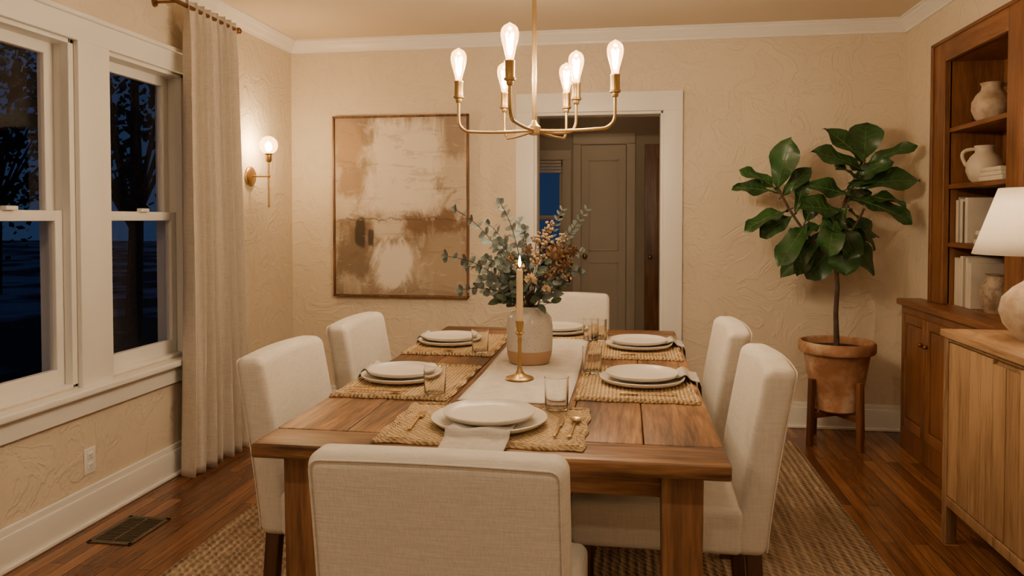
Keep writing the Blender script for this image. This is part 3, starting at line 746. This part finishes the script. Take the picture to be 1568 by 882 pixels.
b=MB();b.rb(-.12,-.001,3.43,4.73,0,z0-.033,.003)
for (a,c2) in ((4.68,4.34),(4.33,3.99),(3.94,3.6)):
    b.rb(-.134,-.118,c2,c2+.05,.14,.80,.003);b.rb(-.134,-.118,a-.05,a,.14,.80,.003);b.rb(-.134,-.118,c2+.04,a-.04,.75,.80,.003);b.rb(-.134,-.118,c2+.04,a-.04,.14,.20,.003)
    b.rb(-.127,-.118,c2+.055,a-.055,.205,.745,.003)
b.build('cabinet',M_book,e)
b=MB()
for y in (4.37,4.30,3.64):b.sphere((-.146,y,.66),.012,0,12,8)
b.build('knobs',M_bronze,e)
def jar(name,x,y,z,prof,mat,handle=None,s=1):
    b=MB();b.lathe([(r*s,h*s) for r,h in prof],32)
    if handle:b.tube([(p[0]*s,p[1]*s,p[2]*s) for p in handle],.009*s,8)
    b.build(name,mat,loc=(x,y,z))
jug=[(0,0),(.05,0),(.07,.02),(.085,.06),(.084,.10),(.065,.135),(.045,.155),(.042,.175),(.05,.19),(.046,.19),(.038,.172),(.04,.15),(.02,.14)]
jar('ceramic_urn',XR+.10,4.16,1.8405,jug,M_pot_w,bez((.04,-.0,.18),(.13,-.03,.19),(.075,-.02,.11),8),1.05)
jar('ceramic_jug',XR+.09,4.20,1.5355,jug,simple('cream_glaze',(.56,.48,.38),.4),bez((-.035,.03,.175),(-.12,.06,.18),(-.07,.04,.09),8),1.0)
jar('stoneware_jar',XR+.09,4.04,z0+.0005,[(0,0),(.05,0),(.07,.03),(.082,.09),(.075,.14),(.05,.17),(.048,.185),(.056,.195),(.045,.19),(.04,.17)],stone('brown_stoneware',(.36,.28,.20),(.2,.13,.08),.5,30,.62,.2,3),None,1.0)
jar('copper_bowl',XR+.10,4.02,1.2905,[(0,0),(.03,0),(.05,.015),(.068,.045),(.07,.06),(.064,.058),(.045,.02),(0,.012)],M_copper)
b=MB()
def bk(y,z,hh,w,dp,mi,xo=.03,M=None):b.rb(XR+xo,XR+xo+dp,y-w,y,z+.0008,z+hh,.003,mi)
y=4.385
for (w_,hh,mi) in ((.028,.23,0),(.022,.245,1),(.03,.235,0),(.025,.22,2),(.03,.24,0)):
    bk(y,1.22,hh,w_,.17,mi);y-=w_+.001
y=4.392
for (w_,hh,mi) in ((.035,.26,0),(.03,.255,0),(.035,.27,0),(.03,.26,1),(.03,.265,0),(.03,.24,0)):
    bk(y,z0,hh,w_,.18,mi);y-=w_+.0012
def st(y,z,items,xo=.02):
    for (l,w_,h_,mi) in items:
        b.rb(XR+xo,XR+xo+w_,y-l/2,y+l/2,z+.0008,z+h_,.003,mi);z+=h_
st(4.04,1.22,[(.22,.17,.025,0),(.2,.16,.022,1),(.18,.15,.022,0)])
st(3.98,1.535,[(.24,.17,.025,0),(.22,.16,.022,0),(.2,.15,.02,0)])
b.build('shelf_books',[M_bw,M_bg,M_bd])
b=MB();b.rb(XR+.215,XR+.232,3.98,4.2,1.2205,1.2205+.24,.003);b.build('leaning_picture_frame',M_bd)

# ------------------------------------------------------------------ sideboard
e=empty('sideboard',(1.31,3.36,0));b=MB();Lb=1.5;D=.385;T=.89
b.rb(-.012,D,-Lb-.0,.012,T-.03,T,.005);b.build('top',M_sideY,e)
b=MB()
b.rb(.02,D-.005,-Lb+.03,-.02,.16,T-.03,.003)
for y in (-.04,-Lb+.002):
    for x in (0,D-.05):b.rb(x,x+.045,y,y+.04,0,T-.03,.004)
b.rb(.002,.03,-Lb+.04,-.04,.16,.20,.003);b.rb(.002,.03,-Lb+.04,-.04,T-.045,T-.03,.003)
nd=3;dw=(Lb-.085)/nd
for k in range(nd):
    ya=-.043-k*dw;yb=ya-dw+.004;m=5
    for i in range(m):
        s0=ya-(ya-yb)*i/m;s1=ya-(ya-yb)*(i+1)/m
        b.rb(.004,.026,s1+.0015,s0-.0012,.205,T-.05 if i!=(m-1 if k%2==0 else 0) else T-.066,.003)
b.build('body',M_side,e)
# ------------------------------------------------------------------ table lamp
e=empty('table_lamp',(1.515,3.08,T))
b=MB();b.lathe([(0,0),(.05,0),(.06,.01),(.10,.06),(.115,.11),(.105,.16),(.07,.20),(.035,.225),(.028,.25),(.02,.26),(0,.26)],36);b.build('base',M_pot_w,e)
b=MB();b.tube([(0,0,.25),(0,0,.36)],.008,8);b.tube([(0,0,.5),(0,0,.585)],.003,8);b.sphere((0,0,.59),.01,0,10,8)
for a in (0,2.09,4.19):b.tube([(0,0,.565),(.118*math.cos(a),.118*math.sin(a),.57)],.002,6)
b.tube(bez((0,.0,.35),(.09,0,.45),(0,0,.57),10),.002,6);b.tube(bez((0,.0,.35),(-.09,0,.45),(0,0,.57),10),.002,6)
b.build('stem',M_brass,e)
b=MB();b.grid(lambda u,v:Vector(((.205-.085*v)*math.cos(u*2*math.pi),(.205-.085*v)*math.sin(u*2*math.pi),.325+.25*v)),48,4);b.build('shade',M_shade,e,solid=.002)
b=MB();b.sphere((0,0,.41),.025,0,12,8,(1,1,1.3));b.build('bulb',M_frost,e)
light('bulb_light',(0,0,.46),6,(1,.74,.48),.03,e)

# ------------------------------------------------------------------ fiddle leaf fig
PX,PY=1.25,4.74
e=empty('plant_stand',(PX,PY,0));b=MB()
for k in range(4):
    a=math.radians(28+90*k);M=Matrix.Rotation(a,4,'Z')
    b.rb(.165,.198,-.017,.017,0,.40,.005,M=M,fn=lambda p:(p.x+.012*(1-p.z/.4),p.y,p.z))
for k in range(2):
    M=Matrix.Rotation(math.radians(28+90*k),4,'Z');b.rb(-.175,.175,-.014,.014,.165,.2,.004,M=M)
b.build('legs',wood('stand_walnut',(.08,.028,.01),(.16,.06,.022),(.24,.10,.04),'Z'),e)
e=empty('fiddle_leaf_fig',(PX,PY,.2015));b=MB()
b.lathe([(0,0),(.118,0),(.13,.01),(.158,.17),(.186,.335),(.19,.345),(.212,.35),(.218,.36),(.218,.405),(.212,.415),(.20,.415),(.193,.405),(.188,.36)],48);b.build('terracotta_pot',M_terra,e)
b=MB();b.lathe([(0,.36),(.19,.36),(.188,.372),(.1,.380),(0,.384)],32);b.build('soil',M_soil,e)
b=MB();k_=4.5/1150
def fp(u,v,dy=0):return Vector(((u-1287)*k_,dy,1.35-(v-335)*k_-.2015))
b.tube([fp(1287,530),fp(1285,480),fp(1287,440),fp(1284,400),fp(1288,350)],[.017,.014,.013,.013,.011],10)
b.tube(bez(fp(1286,400),fp(1250,380,-.02),fp(1212,318,-.03),10)+[fp(1198,290,-.03)],.008,8)
b.tube(bez(fp(1288,355),fp(1292,310,.02),fp(1318,262,.02),10)+[fp(1324,240,.02)],.009,8)
b.tube(bez(fp(1287,380),fp(1310,350,-.04),fp(1318,320,-.08),8),.007,8)
lv=[(1198,288,1206,222,.036),(1195,295,1134,290,.022),(1197,290,1144,264,.016),(1205,300,1247,260,.020),(1225,325,1243,268,.018),(1215,322,1152,352,.024),(1222,330,1178,364,.020),(1240,345,1198,402,.024),
(1324,246,1330,186,.036),(1322,250,1266,204,.024),(1324,254,1384,232,.018),(1318,262,1248,242,.026),(1312,285,1392,284,.032),(1302,300,1243,290,.024),(1310,305,1374,340,.030),(1305,320,1352,385,.026),(1290,325,1232,322,.028),(1290,350,1338,420,.028),(1285,372,1250,432,.032),(1290,370,1290,416,.034),(1272,352,1212,427,.026),(1262,345,1215,372,.024),(1308,278,1350,255,.022),(1300,335,1330,372,.026),(1280,340,1262,385,.03),(1300,310,1345,300,.024),(1290,345,1305,395,.028),(1298,318,1272,352,.028),(1250,372,1232,420,.020),(1318,300,1366,316,.024),(1310,272,1280,262,.024),(1296,350,1262,350,.028),(1300,345,1350,365,.024),(1240,340,1262,300,.02),(1300,290,1362,262,.024)]
for i,(u0,v0,u1,v1,wd) in enumerate(lv):
    dy=random.uniform(-.09,.05);dy2=dy+random.uniform(-.16,.06)
    p=fp(u0,v0,dy*.4);q=fp(u1,v1,max(dy2,-.2) if dy2<.12 else .12);d=q-p;L=d.length
    horiz=1-abs(d.z)/L
    up=Vector((random.uniform(-.35,.35),-1.0 if horiz<.5 else -.6,.5 if d.z>0 else .85))
    b.tube([p-d*.12,p+d*.05],.0035,5)
    b.leaf(p,d+Vector((0,0,.2*L)),up,L*1.04,wd*4.8+.035*random.random(),.22,.12,.62,6,10,1,ruf=.04,rib=2)
for v in b.v:
    if v.x+PX>1.715: v.x=1.715-PX
    if v.y+PY>5.03: v.y=5.03-PY
b.build('trunk_and_leaves',[M_bark,M_fig,M_rib],e,auto=80)

# ------------------------------------------------------------------ fill lights, added in the unseen ceiling behind the viewpoint
M_fill_lens=emit('fill_light_lens',(1,.8,.58),6)
for (x,y) in ((-1.3,.4),(.7,.4),(-.3,-.9)):
    e=empty('fill_downlight',(x,y,H));b=MB();b.lathe([(.075,0),(.09,-.004),(.09,0)],28);b.build('ring',M_white,e)
    b=MB();b.lathe([(0,-.001),(.074,-.001),(.074,0)],28);b.build('lens',M_fill_lens,e)
    light('fill_light_lamp',(0,0,-.012),12.5,(1,.80,.56),parent=e,typ='AREA',size=.14)

# ------------------------------------------------------------------ camera
cam=bpy.data.cameras.new('camera');co=bpy.data.objects.new('camera',cam);COL.objects.link(co);S.camera=co
co.location=(0,0,1.35);co.rotation_euler=(math.radians(90-1.5),0,math.radians(8.7))
cam.sensor_width=36;cam.lens=26.4;cam.shift_y=-.0485;cam.clip_start=.05
